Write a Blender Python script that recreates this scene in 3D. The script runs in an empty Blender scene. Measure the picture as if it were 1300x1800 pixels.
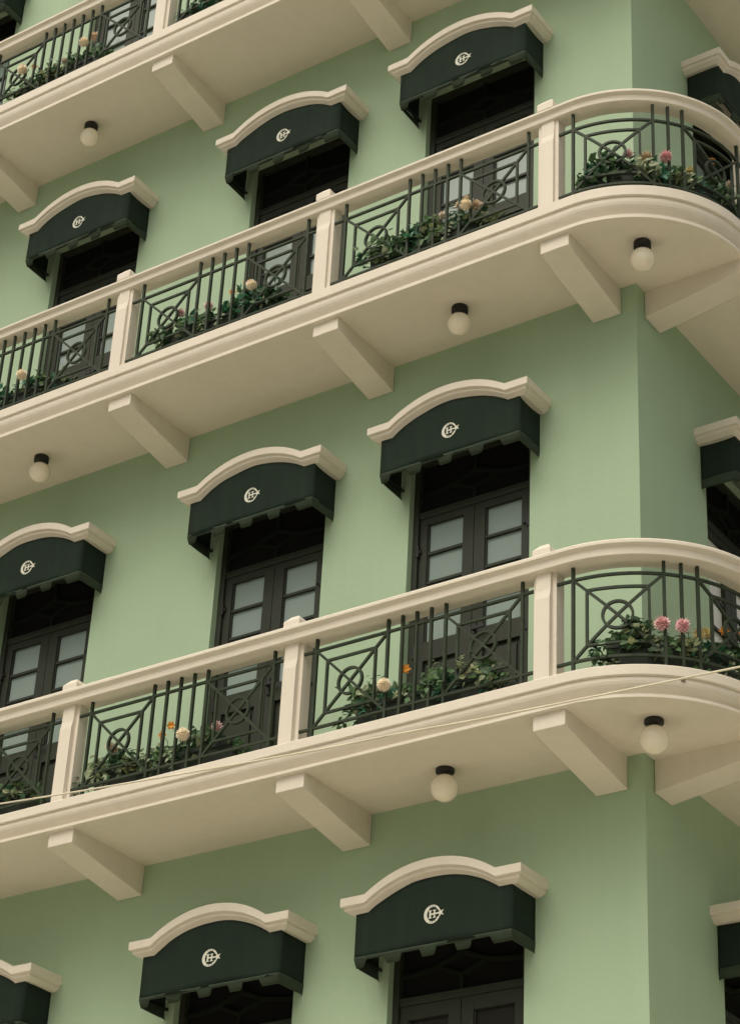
import bpy, bmesh, math, random
from math import sin, cos, pi, radians, sqrt, atan2
from mathutils import Vector, Matrix
random.seed(7)
scene = bpy.context.scene
C = scene.collection

# ------------------------------------------------------------------ camera
CAMPOS = (5.7989, -11.0331, -5.7907)
RV = Vector((0.9832, 0.3485, -0.5191))
def cam_matrix():
    t = RV.length
    k = RV.normalized()
    K = Matrix(((0, -k.z, k.y), (k.z, 0, -k.x), (-k.y, k.x, 0)))
    return Matrix.Identity(3) + K * sin(t) + (K @ K) * (1 - cos(t))      # rows: right, down, forward
M3 = cam_matrix()
cam_d = bpy.data.cameras.new('camera')
cam = bpy.data.objects.new('camera', cam_d)
C.objects.link(cam)
rt, dn, fw = M3[0], M3[1], M3[2]
cam.matrix_world = Matrix(((rt.x, -dn.x, -fw.x, CAMPOS[0]), (rt.y, -dn.y, -fw.y, CAMPOS[1]),
                           (rt.z, -dn.z, -fw.z, CAMPOS[2]), (0, 0, 0, 1)))
cam_d.sensor_fit = 'VERTICAL'
cam_d.sensor_height = 24.0
cam_d.lens = 3872.57 / 1800.0 * 24.0
cam_d.clip_start = 0.1
cam_d.clip_end = 3000
scene.camera = cam

# ------------------------------------------------------------------ light
SUN_EL, SUN_AZ = radians(57), radians(184)      # azimuth measured from +Y towards +X
w = bpy.data.worlds.new('World')
scene.world = w
w.use_nodes = True
nt = w.node_tree
nt.nodes.clear()
sky = nt.nodes.new('ShaderNodeTexSky')
sky.sky_type = 'NISHITA'
sky.sun_disc = False
sky.sun_elevation = SUN_EL
sky.sun_rotation = SUN_AZ
sky.air_density = 1.0
sky.dust_density = 6.0
sky.ozone_density = 0.6
hs = nt.nodes.new('ShaderNodeHueSaturation')
hs.inputs['Saturation'].default_value = 0.25
mx = nt.nodes.new('ShaderNodeMix'); mx.data_type = 'RGBA'; mx.blend_type = 'MULTIPLY'
mx.inputs[0].default_value = 1.0
mx.inputs[7].default_value = (1.0, 0.945, 0.84, 1)
bg = nt.nodes.new('ShaderNodeBackground')
bg.inputs['Strength'].default_value = 0.13
wo = nt.nodes.new('ShaderNodeOutputWorld')
nt.links.new(sky.outputs[0], hs.inputs['Color'])
nt.links.new(hs.outputs[0], mx.inputs[6])
nt.links.new(mx.outputs[2], bg.inputs[0])
nt.links.new(bg.outputs[0], wo.inputs[0])
sd = bpy.data.lights.new('sun', 'SUN')
sd.energy = 0.9
sd.angle = radians(60)
sd.color = (1.0, 0.93, 0.82)
sun = bpy.data.objects.new('sun', sd)
C.objects.link(sun)
dirv = Vector((sin(SUN_AZ) * cos(SUN_EL), cos(SUN_AZ) * cos(SUN_EL), sin(SUN_EL)))
sun.rotation_euler = dirv.to_track_quat('Z', 'Y').to_euler()
scene.view_settings.view_transform = 'Standard'
scene.view_settings.look = 'None'
scene.view_settings.exposure = 0.26
scene.view_settings.gamma = 1.0
scene.render.engine = 'CYCLES'
scene.cycles.max_bounces = 8
scene.cycles.diffuse_bounces = 5

# ------------------------------------------------------------------ materials
def mat(name, col, rough=0.6, var=0.08, vscale=3.0, bump=0.0, bscale=60.0, spec=0.4, metal=0.0, col2=None,
        streak=0.0, coat=0.0, fine=None):
    m = bpy.data.materials.new(name)
    m.use_nodes = True
    n = m.node_tree.nodes; l = m.node_tree.links
    b = n['Principled BSDF']
    b.inputs['Roughness'].default_value = rough
    b.inputs['Metallic'].default_value = metal
    b.inputs['Specular IOR Level'].default_value = spec
    b.inputs['Coat Weight'].default_value = coat
    tc = n.new('ShaderNodeTexCoord')
    ns = n.new('ShaderNodeTexNoise'); ns.inputs['Scale'].default_value = vscale
    ns.inputs['Detail'].default_value = 6.0; ns.inputs['Roughness'].default_value = 0.6
    l.new(tc.outputs['Object'], ns.inputs['Vector'])
    rp = n.new('ShaderNodeValToRGB')
    c2 = col2 or tuple(c * (1 - var * 2) for c in col)
    rp.color_ramp.elements[0].position = 0.32; rp.color_ramp.elements[1].position = 0.68
    rp.color_ramp.elements[0].color = (*c2, 1)
    rp.color_ramp.elements[1].color = (*[min(1, c * (1 + var * 0.4)) for c in col], 1)
    l.new(ns.outputs['Fac'], rp.inputs['Fac'])
    out = rp.outputs['Color']
    if streak > 0:
        mp = n.new('ShaderNodeMapping'); mp.inputs['Scale'].default_value = (9, 9, 0.5)
        l.new(tc.outputs['Object'], mp.inputs['Vector'])
        n2 = n.new('ShaderNodeTexNoise'); n2.inputs['Scale'].default_value = 1.2; n2.inputs['Detail'].default_value = 5
        l.new(mp.outputs[0], n2.inputs['Vector'])
        r2 = n.new('ShaderNodeValToRGB')
        r2.color_ramp.elements[0].position = 0.35; r2.color_ramp.elements[1].position = 0.62
        r2.color_ramp.elements[0].color = (1 - streak, 1 - streak * 1.05, 1 - streak * 1.15, 1)
        r2.color_ramp.elements[1].color = (1, 1, 1, 1)
        l.new(n2.outputs['Fac'], r2.inputs['Fac'])
        mm = n.new('ShaderNodeMix'); mm.data_type = 'RGBA'; mm.blend_type = 'MULTIPLY'; mm.inputs[0].default_value = 1
        l.new(out, mm.inputs[6]); l.new(r2.outputs[0], mm.inputs[7])
        out = mm.outputs[2]
    l.new(out, b.inputs['Base Color'])
    if bump > 0:
        nb = n.new('ShaderNodeTexNoise'); nb.inputs['Scale'].default_value = bscale
        nb.inputs['Detail'].default_value = 4
        l.new(tc.outputs['Object'], nb.inputs['Vector'])
        bp = n.new('ShaderNodeBump'); bp.inputs['Strength'].default_value = bump
        bp.inputs['Distance'].default_value = 0.01
        l.new(nb.outputs['Fac'], bp.inputs['Height'])
        l.new(bp.outputs[0], b.inputs['Normal'])
    return m

GREEN = mat('sage_green_paint', (0.384, 0.512, 0.352), 0.75, 0.018, 0.9, 0.14, 25, spec=0.25, streak=0.02)
CREAM = mat('cream_paint', (0.750, 0.685, 0.585), 0.6, 0.012, 2.5, 0.15, 30, spec=0.3, streak=0.03)
IRON = mat('green_black_iron', (0.038, 0.052, 0.032), 0.55, 0.14, 14, 0.15, 90, spec=0.2)
FABRIC = mat('dark_green_canvas', (0.017, 0.030, 0.021), 0.85, 0.07, 2.5, 0.25, 160, spec=0.15, streak=0.12)
HEM = mat('bounce_lit_green_hem', (0.045, 0.062, 0.042), 0.85, 0.10, 9, 0.2, 160, spec=0.15)  # awning canvas made paler, light from the ground put into its colour
DOOR = mat('dark_olive_door_paint', (0.032, 0.037, 0.026), 0.5, 0.08, 6, 0.06, 50, spec=0.22)
BLACK = mat('matt_black_metal', (0.012, 0.011, 0.010), 0.5, 0.1, 10, 0, 50, spec=0.4)
DOOR_SHADED = mat('shaded_door_paint', (0.014, 0.016, 0.012), 0.6, 0.08, 6, spec=0.1)  # copy of the door paint with shade put into the colour
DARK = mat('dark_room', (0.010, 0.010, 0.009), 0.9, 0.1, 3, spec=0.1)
EMBLEM = mat('off_white_print', (0.72, 0.72, 0.62), 0.7, 0.05, 30, spec=0.2)
PLANTER = mat('dark_green_plastic', (0.022, 0.030, 0.022), 0.5, 0.1, 10, spec=0.4)
CABLE = mat('beige_cable_sheath', (0.80, 0.73, 0.57), 0.5, 0.1, 4)
ROADM = mat('pale_concrete_paving', (0.68, 0.63, 0.53), 0.85, 0.10, 0.6, 0.3, 60)
PAVE = mat('concrete_pavement', (0.55, 0.50, 0.42), 0.85, 0.1, 2, 0.3, 40)
STONE = mat('weathered_plaster', (0.45, 0.50, 0.43), 0.85, 0.15, 1.0, 0.2, 20)
DUSK = mat('dirty_mark', (0.20, 0.16, 0.10), 0.8, 0.2, 40)
LEAF = [mat('leaf_deep_green', (0.055, 0.125, 0.055), 0.5, 0.3, 20, spec=0.4),
        mat('leaf_blue_green', (0.060, 0.230, 0.130), 0.45, 0.3, 20, spec=0.4),
        mat('leaf_olive', (0.27, 0.31, 0.15), 0.55, 0.3, 20, spec=0.35),
        mat('leaf_mid_green', (0.140, 0.255, 0.110), 0.5, 0.3, 20, spec=0.4),
        mat('leaf_pale_green', (0.45, 0.52, 0.32), 0.55, 0.25, 20, spec=0.35)]
for m_ in LEAF:
    n_ = m_.node_tree.nodes; l_ = m_.node_tree.links
    b_ = n_['Principled BSDF']; o_ = n_['Material Output']
    tr = n_.new('ShaderNodeBsdfTranslucent'); ms = n_.new('ShaderNodeMixShader'); ms.inputs[0].default_value = 0.30
    l_.new(b_.inputs['Base Color'].links[0].from_socket, tr.inputs['Color'])
    l_.new(b_.outputs[0], ms.inputs[1]); l_.new(tr.outputs[0], ms.inputs[2]); l_.new(ms.outputs[0], o_.inputs['Surface'])
PETAL = {'cream': mat('cream_petal', (0.92, 0.83, 0.66), 0.6, 0.03, 60, spec=0.2),
         'pale': mat('pale_petal', (0.86, 0.76, 0.64), 0.6, 0.08, 60, spec=0.2),
         'peach': mat('peach_petal', (0.88, 0.70, 0.54), 0.6, 0.08, 60, spec=0.2),
         'tan': mat('tan_petal', (0.80, 0.67, 0.48), 0.6, 0.12, 60, spec=0.2),
         'pink': mat('pink_petal', (0.88, 0.55, 0.56), 0.6, 0.14, 60, spec=0.2),
         'rose': mat('rose_petal', (0.90, 0.66, 0.64), 0.6, 0.15, 60, spec=0.2),
         'yellow': mat('yellow_petal', (0.78, 0.66, 0.32), 0.6, 0.2, 60, spec=0.2),
         'orange': mat('orange_petal', (0.90, 0.38, 0.06), 0.6, 0.2, 60, spec=0.2)}

def glass_mat(name, base):
    m = bpy.data.materials.new(name); m.use_nodes = True
    n = m.node_tree.nodes; l = m.node_tree.links
    b = n['Principled BSDF']
    b.inputs['Base Color'].default_value = base
    b.inputs['Roughness'].default_value = 0.9
    b.inputs['Specular IOR Level'].default_value = 0.0
    b.inputs['Coat Weight'].default_value = 1.0
    b.inputs['Coat Roughness'].default_value = 0.03
    b.inputs['Coat IOR'].default_value = 1.42
    tc = n.new('ShaderNodeTexCoord'); nb = n.new('ShaderNodeTexNoise'); nb.inputs['Scale'].default_value = 3
    l.new(tc.outputs['Object'], nb.inputs['Vector'])
    bp = n.new('ShaderNodeBump'); bp.inputs['Strength'].default_value = 0.13; bp.inputs['Distance'].default_value = 0.01
    l.new(nb.outputs['Fac'], bp.inputs['Height']); l.new(bp.outputs[0], b.inputs['Coat Normal'])
    return m
GLASS = glass_mat('curtained_glass', (0.255, 0.320, 0.300, 1))
GLASS_PALE = glass_mat('sky_reflection_glass', (0.70, 0.70, 0.66, 1))  # bright sky reflection put into the pane colour
GLASS_DARK_REFL = glass_mat('dark_reflection_glass', (0.020, 0.019, 0.016, 1))  # dark reflection of the lowest row put into the pane colour
def opal_mat():
    m = bpy.data.materials.new('opal_glass'); m.use_nodes = True
    b = m.node_tree.nodes['Principled BSDF']
    n = m.node_tree.nodes; l = m.node_tree.links
    tc = n.new('ShaderNodeTexCoord'); ns = n.new('ShaderNodeTexNoise'); ns.inputs['Scale'].default_value = 8
    rp = n.new('ShaderNodeValToRGB')
    rp.color_ramp.elements[0].color = (0.88, 0.80, 0.66, 1); rp.color_ramp.elements[1].color = (0.92, 0.84, 0.70, 1)
    l.new(tc.outputs['Object'], ns.inputs['Vector']); l.new(ns.outputs['Fac'], rp.inputs['Fac'])
    l.new(rp.outputs[0], b.inputs['Base Color'])
    b.inputs['Roughness'].default_value = 0.12
    b.inputs['Subsurface Weight'].default_value = 0.3
    b.inputs['Subsurface Radius'].default_value = (0.05, 0.04, 0.03)
    return m
OPAL = opal_mat()

# ------------------------------------------------------------------ helpers
class MB:
    def __init__(s): s.v = []; s.f = []; s.m = []; s.sm = []
    def add(s, vs, fs, mi=0, smooth=False):
        o = len(s.v); s.v += [tuple(v) for v in vs]
        for f in fs: s.f.append(tuple(i + o for i in f)); s.m.append(mi); s.sm.append(smooth)
    def box(s, a, b, mi=0):
        x0, y0, z0 = [min(p, q) for p, q in zip(a, b)]; x1, y1, z1 = [max(p, q) for p, q in zip(a, b)]
        s.add([(x0, y0, z0), (x1, y0, z0), (x1, y1, z0), (x0, y1, z0), (x0, y0, z1), (x1, y0, z1), (x1, y1, z1), (x0, y1, z1)],
              [(0, 3, 2, 1), (4, 5, 6, 7), (0, 1, 5, 4), (1, 2, 6, 5), (2, 3, 7, 6), (3, 0, 4, 7)], mi)
    def build(s, name, mats, parent=None, bevel=0, smooth_angle=None, recalc=True):
        me = bpy.data.meshes.new(name)
        me.from_pydata(s.v, [], s.f)
        if not isinstance(mats, (list, tuple)): mats = [mats]
        for m in mats: me.materials.append(m)
        for p, mi, sm in zip(me.polygons, s.m, s.sm): p.material_index = mi; p.use_smooth = sm
        if recalc or bevel:
            bm = bmesh.new(); bm.from_mesh(me)
            if bevel:
                bmesh.ops.recalc_face_normals(bm, faces=bm.faces)
                ed = [e for e in bm.edges if len(e.link_faces) == 2 and e.calc_face_angle(0) > radians(35)]
                bmesh.ops.bevel(bm, geom=ed, offset=bevel, segments=2, affect='EDGES', profile=0.6, clamp_overlap=True)
            else:
                bmesh.ops.recalc_face_normals(bm, faces=bm.faces)
            bm.to_mesh(me); bm.free()
        me.update()
        o = bpy.data.objects.new(name, me)
        C.objects.link(o)
        if parent: o.parent = parent
        return o

def empty(name, loc=(0, 0, 0), rz=0):
    o = bpy.data.objects.new(name, None); C.objects.link(o)
    o.location = loc; o.rotation_euler = (0, 0, rz); o.empty_display_size = 0.1
    return o
def tag(o, label=None, cat=None, group=None, kind=None):
    if label: o['label'] = label
    if cat: o['category'] = cat
    if group: o['group'] = group
    if kind: o['kind'] = kind
    return o
def copy_tree(o, parent=None):
    c = o.copy(); C.objects.link(c)
    if parent: c.parent = parent
    for ch in list(o.children): copy_tree(ch, c)
    return c

# plan path: s<=0 along the bright facade, quarter arc round the corner, s>=L along the shaded facade
Q = 0.10; DR = 0.74; RR = DR + Q; LA = RR * pi / 2
def pm(s, D, z):
    if s <= 0: return (-Q + s, -D, z)
    if s < LA:
        t = s / RR
        return (-Q + (D + Q) * sin(t), Q - (D + Q) * cos(t), z)
    return (D, Q + s - LA, z)
def sx(x): return x + Q                  # facade x -> s
def ssamples(s0, s1, step=0.028):
    out = [s0]
    a, b = max(s0, 0), min(s1, LA)
    if b > a:
        if a > s0: out.append(a)
        k = max(1, int(math.ceil((b - a) / step)))
        for i in range(1, k + 1): out.append(a + (b - a) * i / k)
    if s1 > out[-1] + 1e-6: out.append(s1)
    return out
def sweep(mb, prof, s0, s1, close=True, mi=0, longsmooth=False):
    ss = ssamples(s0, s1); n = len(prof)
    vs = [pm(s, D, z) for s in ss for D, z in prof]
    fs = []
    for i in range(len(ss) - 1):
        for k in range(n if close else n - 1):
            a = i * n + k; b = i * n + (k + 1) % n
            fs.append((a, b, b + n, a + n))
    if close:
        fs.append(tuple(range(n - 1, -1, -1))); fs.append(tuple((len(ss) - 1) * n + k for k in range(n)))
    mb.add(vs, fs, mi)
def bar(mb, pts, w, d, D=DR, closed=False):
    """flat bar of section w x d following points (s, z) in the unrolled railing plane"""
    P = []
    for i in range(len(pts) - (0 if closed else 1)):
        a, b = pts[i], pts[(i + 1) % len(pts)]
        P.append(a)
        if abs(a[0] - b[0]) > 0.05 and max(a[0], b[0]) > 0 and min(a[0], b[0]) < LA:
            k = int(abs(a[0] - b[0]) / 0.04) + 1
            for j in range(1, k): P.append((a[0] + (b[0] - a[0]) * j / k, a[1] + (b[1] - a[1]) * j / k))
    if not closed: P.append(pts[-1])
    n = len(P); vs = []
    for i in range(n):
        p0 = P[i - 1] if (i > 0 or closed) else P[i]
        p1 = P[(i + 1) % n] if (i < n - 1 or closed) else P[i]
        dx, dz = p1[0] - p0[0], p1[1] - p0[1]; L = sqrt(dx * dx + dz * dz) or 1
        nx, nz = -dz / L * w / 2, dx / L * w / 2
        s, z = P[i]
        vs += [pm(s + nx, D - d / 2, z + nz), pm(s + nx, D + d / 2, z + nz), pm(s - nx, D + d / 2, z - nz), pm(s - nx, D - d / 2, z - nz)]
    fs = []
    for i in range(n if closed else n - 1):
        a = i * 4; b = ((i + 1) % n) * 4
        for k in range(4): fs.append((a + k, a + (k + 1) % 4, b + (k + 1) % 4, b + k))
    if not closed: fs += [(3, 2, 1, 0), tuple((n - 1) * 4 + k for k in range(4))]
    mb.add(vs, fs)

# ------------------------------------------------------------------ ground
GZ = -7.4
g = MB(); g.add([(-400, -400, GZ), (400, -400, GZ), (400, 400, GZ), (-400, 400, GZ)], [(0, 1, 2, 3)])
tag(g.build('road', ROADM), kind='structure')
g = MB(); g.box((-10.5, -2.2, GZ - 0.1), (2.2, 0.3, GZ + 0.13)); g.box((0.0, 0.302, GZ - 0.1), (2.2, 10.5, GZ + 0.13))
tag(g.build('pavement', PAVE), kind='structure')

# ------------------------------------------------------------------ the building
hotel = empty('hotel_building', (0, 0, GZ))
hz = -GZ
tag(hotel, 'sage green corner building with cream rounded balconies wrapping round its edge', 'building')
class HB(MB):
    """mesh whose coordinates are given in world space, stored relative to the building's base"""
    def build(s, name, mats, parent=None, **k):
        o = MB.build(s, name, mats, None, **k)
        o.parent = parent or hotel
        if (parent is None) or parent == hotel: o.location = (0, 0, hz)
        return o

LEV = {'A': dict(b=7.067, t=0.285, r=0.035, ht=8.188, hb=8.085, do=-0.030, dr=-0.032),
       'B': dict(b=3.600, t=0.260, r=0.010, ht=4.718, hb=4.624, do=-0.035, dr=-0.035),
       'C': dict(b=0.000, t=0.207, r=0.000, ht=1.066, hb=0.962, do=0.0, dr=0.0)}
XC = [-1.340, -3.075, -5.282, -7.320]
YC = 1.490
HT = [9.826, 6.315, 2.853, -0.710]          # hood top heights, row 0 (top) to row 3
FL = [7.345, 3.850, 0.207, -3.39]
HW = 0.497                                   # half width of the openings
OPT = -0.125                                 # opening top below hood top
TOPZ = 11.6
XL, YB = -9.6, 9.6

def wall(name, cuts, length, tf, label):
    """plastered wall with openings cut out and green reveals; u runs along the wall, tf maps (u, depth, z) to world"""
    mb = HB()
    us = sorted({0.0, length} | {c[0] for c in cuts} | {c[1] for c in cuts})
    zs = sorted({GZ, TOPZ} | {c[2] for c in cuts} | {c[3] for c in cuts})
    idx = {}
    def vid(i, j):
        if (i, j) not in idx:
            idx[(i, j)] = len(mb.v); mb.v.append(tf(us[i], 0, zs[j]))
        return idx[(i, j)]
    for i in range(len(us) - 1):
        for j in range(len(zs) - 1):
            um, zm = (us[i] + us[i + 1]) / 2, (zs[j] + zs[j + 1]) / 2
            if any(c[0] < um < c[1] and c[2] < zm < c[3] for c in cuts): continue
            mb.f.append((vid(i, j), vid(i + 1, j), vid(i + 1, j + 1), vid(i, j + 1))); mb.m.append(0); mb.sm.append(False)
    for u0, u1, z0, z1 in cuts:
        dd = 0.26
        q = [(u0, z0), (u1, z0), (u1, z1), (u0, z1)]
        for k in range(4):
            a, b = q[k], q[(k + 1) % 4]
            mb.add([tf(a[0], 0, a[1]), tf(b[0], 0, b[1]), tf(b[0], dd, b[1]), tf(a[0], dd, a[1])], [(0, 1, 2, 3)])
        mb.add([tf(u0, dd, z0), tf(u1, dd, z0), tf(u1, dd, z1), tf(u0, dd, z1)], [(0, 1, 2, 3)], 1)
    o = mb.build(name, [GREEN, DARK], recalc=False)
    if label: o['label'] = label
    return o
cutsL = []
for r in range(4):
    for xc in XC: cutsL.append((-(xc + HW), -(xc - HW), FL[r], HT[r] + OPT))
wall('facade_wall', cutsL, -XL, lambda u, d, z: (-u, d, z), None)
cutsR = [(YC - HW, YC + HW, FL[r], HT[r] + OPT) for r in range(4)]
wall('facade_wall', cutsR, YB, lambda u, d, z: (-d, u, z), 'narrow shaded wall round the corner')
mb = HB(); mb.box((XL, 0.32, GZ), (XL + 0.25, YB, TOPZ)); mb.box((XL + 0.25, YB - 0.25, GZ), (-0.32, YB, TOPZ))
mb.box((XL - 0.4, -0.4, TOPZ), (0.4, YB + 0.4, TOPZ + 0.25))
mb.build('roof', CREAM)

BEAMX = [-0.118, -2.025, -3.961, -6.128, -8.06]         # right edges
BW = 0.220
POSTX = [-0.325, -2.246, -4.194, -6.345, -8.30]         # left edges of the post front
PW = 0.106
def balcony(key):
    L = LEV[key]; b = L['b']; t = b + L['t']; do = L['do']; k = L['t']
    s0, s1 = sx(-9.0), LA + 4.2
    D = 0.835 + do
    prof = [(0.0, b), (D - 0.055, b), (D - 0.045, b + 0.001), (D - 0.030, b + 0.004), (D - 0.030, b + 0.115 * k),
            (D - 0.050, b + 0.125 * k), (D - 0.062, b + 0.155 * k), (D - 0.061, b + 0.185 * k), (D - 0.054, b + 0.23 * k), (D - 0.043, b + 0.285 * k), (D - 0.031, b + 0.35 * k), (D - 0.021, b + 0.42 * k), (D - 0.015, b + 0.50 * k), (D - 0.0135, b + 0.585 * k),
            (D - 0.017, b + 0.615 * k), (D - 0.018, b + 0.645 * k), (D - 0.006, b + 0.655 * k), (D, b + 0.675 * k), (D, t - 0.008), (D - 0.008, t), (0.0, t)]
    mb = HB(); sweep(mb, prof, s0, s1)
    slab = mb.build('balcony_slab', CREAM)
    slab['label'] = {'A': 'topmost balcony slab, cut off by the photo edge', 'B': 'upper wraparound balcony slab with moulded edge',
                     'C': 'lower wraparound balcony slab with moulded edge'}[key]
    if key == 'C':
        for s_, z_ in ((0.66, b + 0.118), (1.14, b + 0.10)):
            m = HB(); N = 10; c = [pm(s_ + 0.014 * cos(2 * pi * q / N), D - 0.006, z_ + 0.009 * sin(2 * pi * q / N)) for q in range(N)]
            e = [pm(s_ + 0.014 * cos(2 * pi * q / N), D - 0.03, z_ + 0.009 * sin(2 * pi * q / N)) for q in range(N)]
            m.add(c + e, [tuple(range(N))] + [(q, (q + 1) % N, N + (q + 1) % N, N + q) for q in range(N)])
            m.build('drain_spout', DUSK, slab)
    # tapered beams under the slab
    def beam(tf):
        m = MB()
        y0, y1 = 0.004, 0.773 + do
        za, zb = b - 0.2234, b - 0.1041
        vs = [tf(u, dd, z) for u in (0, -BW) for dd, z in ((y0, b + 0.004), (y1, b + 0.004), (y1, zb), (y0, za))]
        m.add(vs, [(0, 1, 2, 3), (7, 6, 5, 4), (1, 5, 6, 2), (0, 4, 5, 1), (2, 6, 7, 3), (3, 7, 4, 0)])
        return m
    for x in BEAMX: beam(lambda u, dd, z, x=x: (x + u, -dd, z)).build('beam', CREAM, slab, bevel=0.005)
    for y in (0.118 + BW, 2.245, 4.18): beam(lambda u, dd, z, y=y: (dd, y + u, z)).build('beam', CREAM, slab, bevel=0.005)
    # handrail
    hb, ht = L['hb'], L['ht']; H = ht - hb
    hp = [(0.655, hb), (0.805, hb), (0.815, hb + 0.006), (0.818, hb + 0.55 * H), (0.838, hb + 0.66 * H), (0.843, hb + 0.70 * H),
          (0.843, ht - 0.012), (0.832, ht), (0.640, ht), (0.630, ht - 0.01), (0.630, hb + 0.70 * H), (0.655, hb + 0.55 * H)]
    hp = [(d_ + (L['dr'] if d_ > 0.7 else 0), z_) for d_, z_ in hp]
    mb = HB(); sweep(mb, hp, s0, s1)
    rail = mb.build('handrail', CREAM)
    # posts: a core with a pilaster strip on its front and a cap rising over the handrail
    def post(tf):
        m = MB()
        def bx(u0, u1, d0, d1, z0, z1, top=None):
            zt = z1
            c = [(u0, d0), (u1, d0), (u1, d1), (u0, d1)]
            vs = [tf(u, d, z0) for u, d in c] + [tf(u, d, z1) for u, d in c]
            m.add(vs, [(0, 3, 2, 1), (4, 5, 6, 7), (0, 1, 5, 4), (1, 2, 6, 5), (2, 3, 7, 6), (3, 0, 4, 7)])
        zt = t - 0.004
        pd = 0.4 * L['dr']
        h2 = hb + 0.004
        zn = hb - 0.155
        bx(-0.028, PW + 0.028, 0.655, 0.752, zt, h2)
        # front strip: thicker below the notch, with a small sloping stop
        u0, u1 = 0.0, PW
        pr = [(0.750, zt), (0.790, zt), (0.790, zn - 0.03), (0.778, zn + 0.03), (0.778, h2), (0.750, h2)]
        n = len(pr)
        vs = [tf(u, d + pd, z) for u in (u0, u1) for d, z in pr]
        m.add(vs, [tuple(range(n)), tuple(range(2 * n - 1, n - 1, -1))] + [(k_, (k_ + 1) % n, n + (k_ + 1) % n, n + k_) for k_ in range(n)])
        # cap
        c0, c1, z1, z2 = -0.012, PW + 0.012, ht + 0.058, ht + 0.104
        cc = [(c0, 0.665), (c1, 0.665), (c1, 0.805), (c0, 0.805)]
        ci = [(c0 + .035, 0.700), (c1 - .035, 0.700), (c1 - .035, 0.768), (c0 + .035, 0.768)]
        vs = [tf(u, d, ht - 0.003) for u, d in cc] + [tf(u, d, z1) for u, d in cc] + [tf(u, d, z2) for u, d in ci]
        fs = [(0, 3, 2, 1), (8, 9, 10, 11)]
        for q in (0, 4):
            for k_ in range(4): fs.append((q + k_, q + (k_ + 1) % 4, q + 4 + (k_ + 1) % 4, q + 4 + k_))
        m.add(vs, fs)
        return m
    for x in POSTX: post(lambda u, d, z, x=x: (x + u, -d, z)).build('post', CREAM, rail, bevel=0.004)
    SR = 1.503
    for s_ in (SR + 0.0, SR + 1.92, SR + 3.85): post(lambda u, d, z, s_=s_: pm(s_ + u + 0.0, d, z)).build('post', CREAM, rail, bevel=0.004)
    # iron railing panels
    r = b + L['r']
    zt, zb_, top, low = r + 0.873, r + 0.310, hb + 0.006, t - 0.006
    def panel(e0, b0, b1, e1, nmid):
        """e0,e1: faces of the posts; b0,b1: the outer bars"""
        wx = 0.565
        m = HB(); bar(m, [(e0, zt), (e1, zt)], 0.0165, 0.0195)
        root = m.build('railing_panel', IRON)
        m = HB(); bar(m, [(e0, zb_), (e1, zb_)], 0.0165, 0.0195); m.build('bottom_rail', IRON, root)
        mids = [b0 + wx + (b1 - b0 - 2 * wx) * i / (nmid - 1) for i in range(nmid)]
        for s in [b0] + mids + [b1]:
            m = HB(); bar(m, [(s, low), (s, top)], 0.0185, 0.0215); m.build('upright_bar', IRON, root)
        for a, c in ((b0, b0 + wx), (b1 - wx, b1)):
            i = 0.092
            m = HB()
            bar(m, [(a + i, zb_ + i), (c - i, zb_ + i)], 0.0165, 0.0180); bar(m, [(a + i, zt - i), (c - i, zt - i)], 0.0165, 0.0180)
            bar(m, [(a + i, zb_ + i), (a + i, zt - i)], 0.0165, 0.0185); bar(m, [(c - i, zb_ + i), (c - i, zt - i)], 0.0165, 0.0185)
            m.build('inner_frame', IRON, root)
            m = HB()
            bar(m, [(a, zb_), (c, zt)], 0.0170, 0.0165); bar(m, [(a, zt), (c, zb_)], 0.0170, 0.0170)
            m.build('crossed_bars', IRON, root)
            cx, cz = (a + c) / 2, (zb_ + zt) / 2
            m = HB(); bar(m, [(cx + 0.092 * cos(q * pi / 18), cz + 0.092 * sin(q * pi / 18)) for q in range(36)], 0.0165, 0.0208, closed=True)
            m.build('ring', IRON, root)
        return root
    for i in range(4):
        xl, xr = POSTX[i + 1] + PW + 0.028, POSTX[i] - 0.028
        gap = 0.098
        if i == 0: a, c = -2.011, -0.440
        elif i == 1: a, c = -3.955, -2.357
        elif i == 2: a, c = -6.113, -4.320
        else: a, c = POSTX[4] + PW + 0.126, POSTX[3] - 0.11
        panel(sx(xl), sx(a), sx(c), sx(xr), 7 if i == 2 else 5)
    panel(sx(POSTX[0] + PW + 0.028), 0.020, 1.366, SR - 0.028, 3)
    panel(SR + PW + 0.028, SR + PW + 0.126, SR + 1.92 - 0.11, SR + 1.92 - 0.028, 5)
    return slab
for k in 'ABC': balcony(k)

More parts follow.
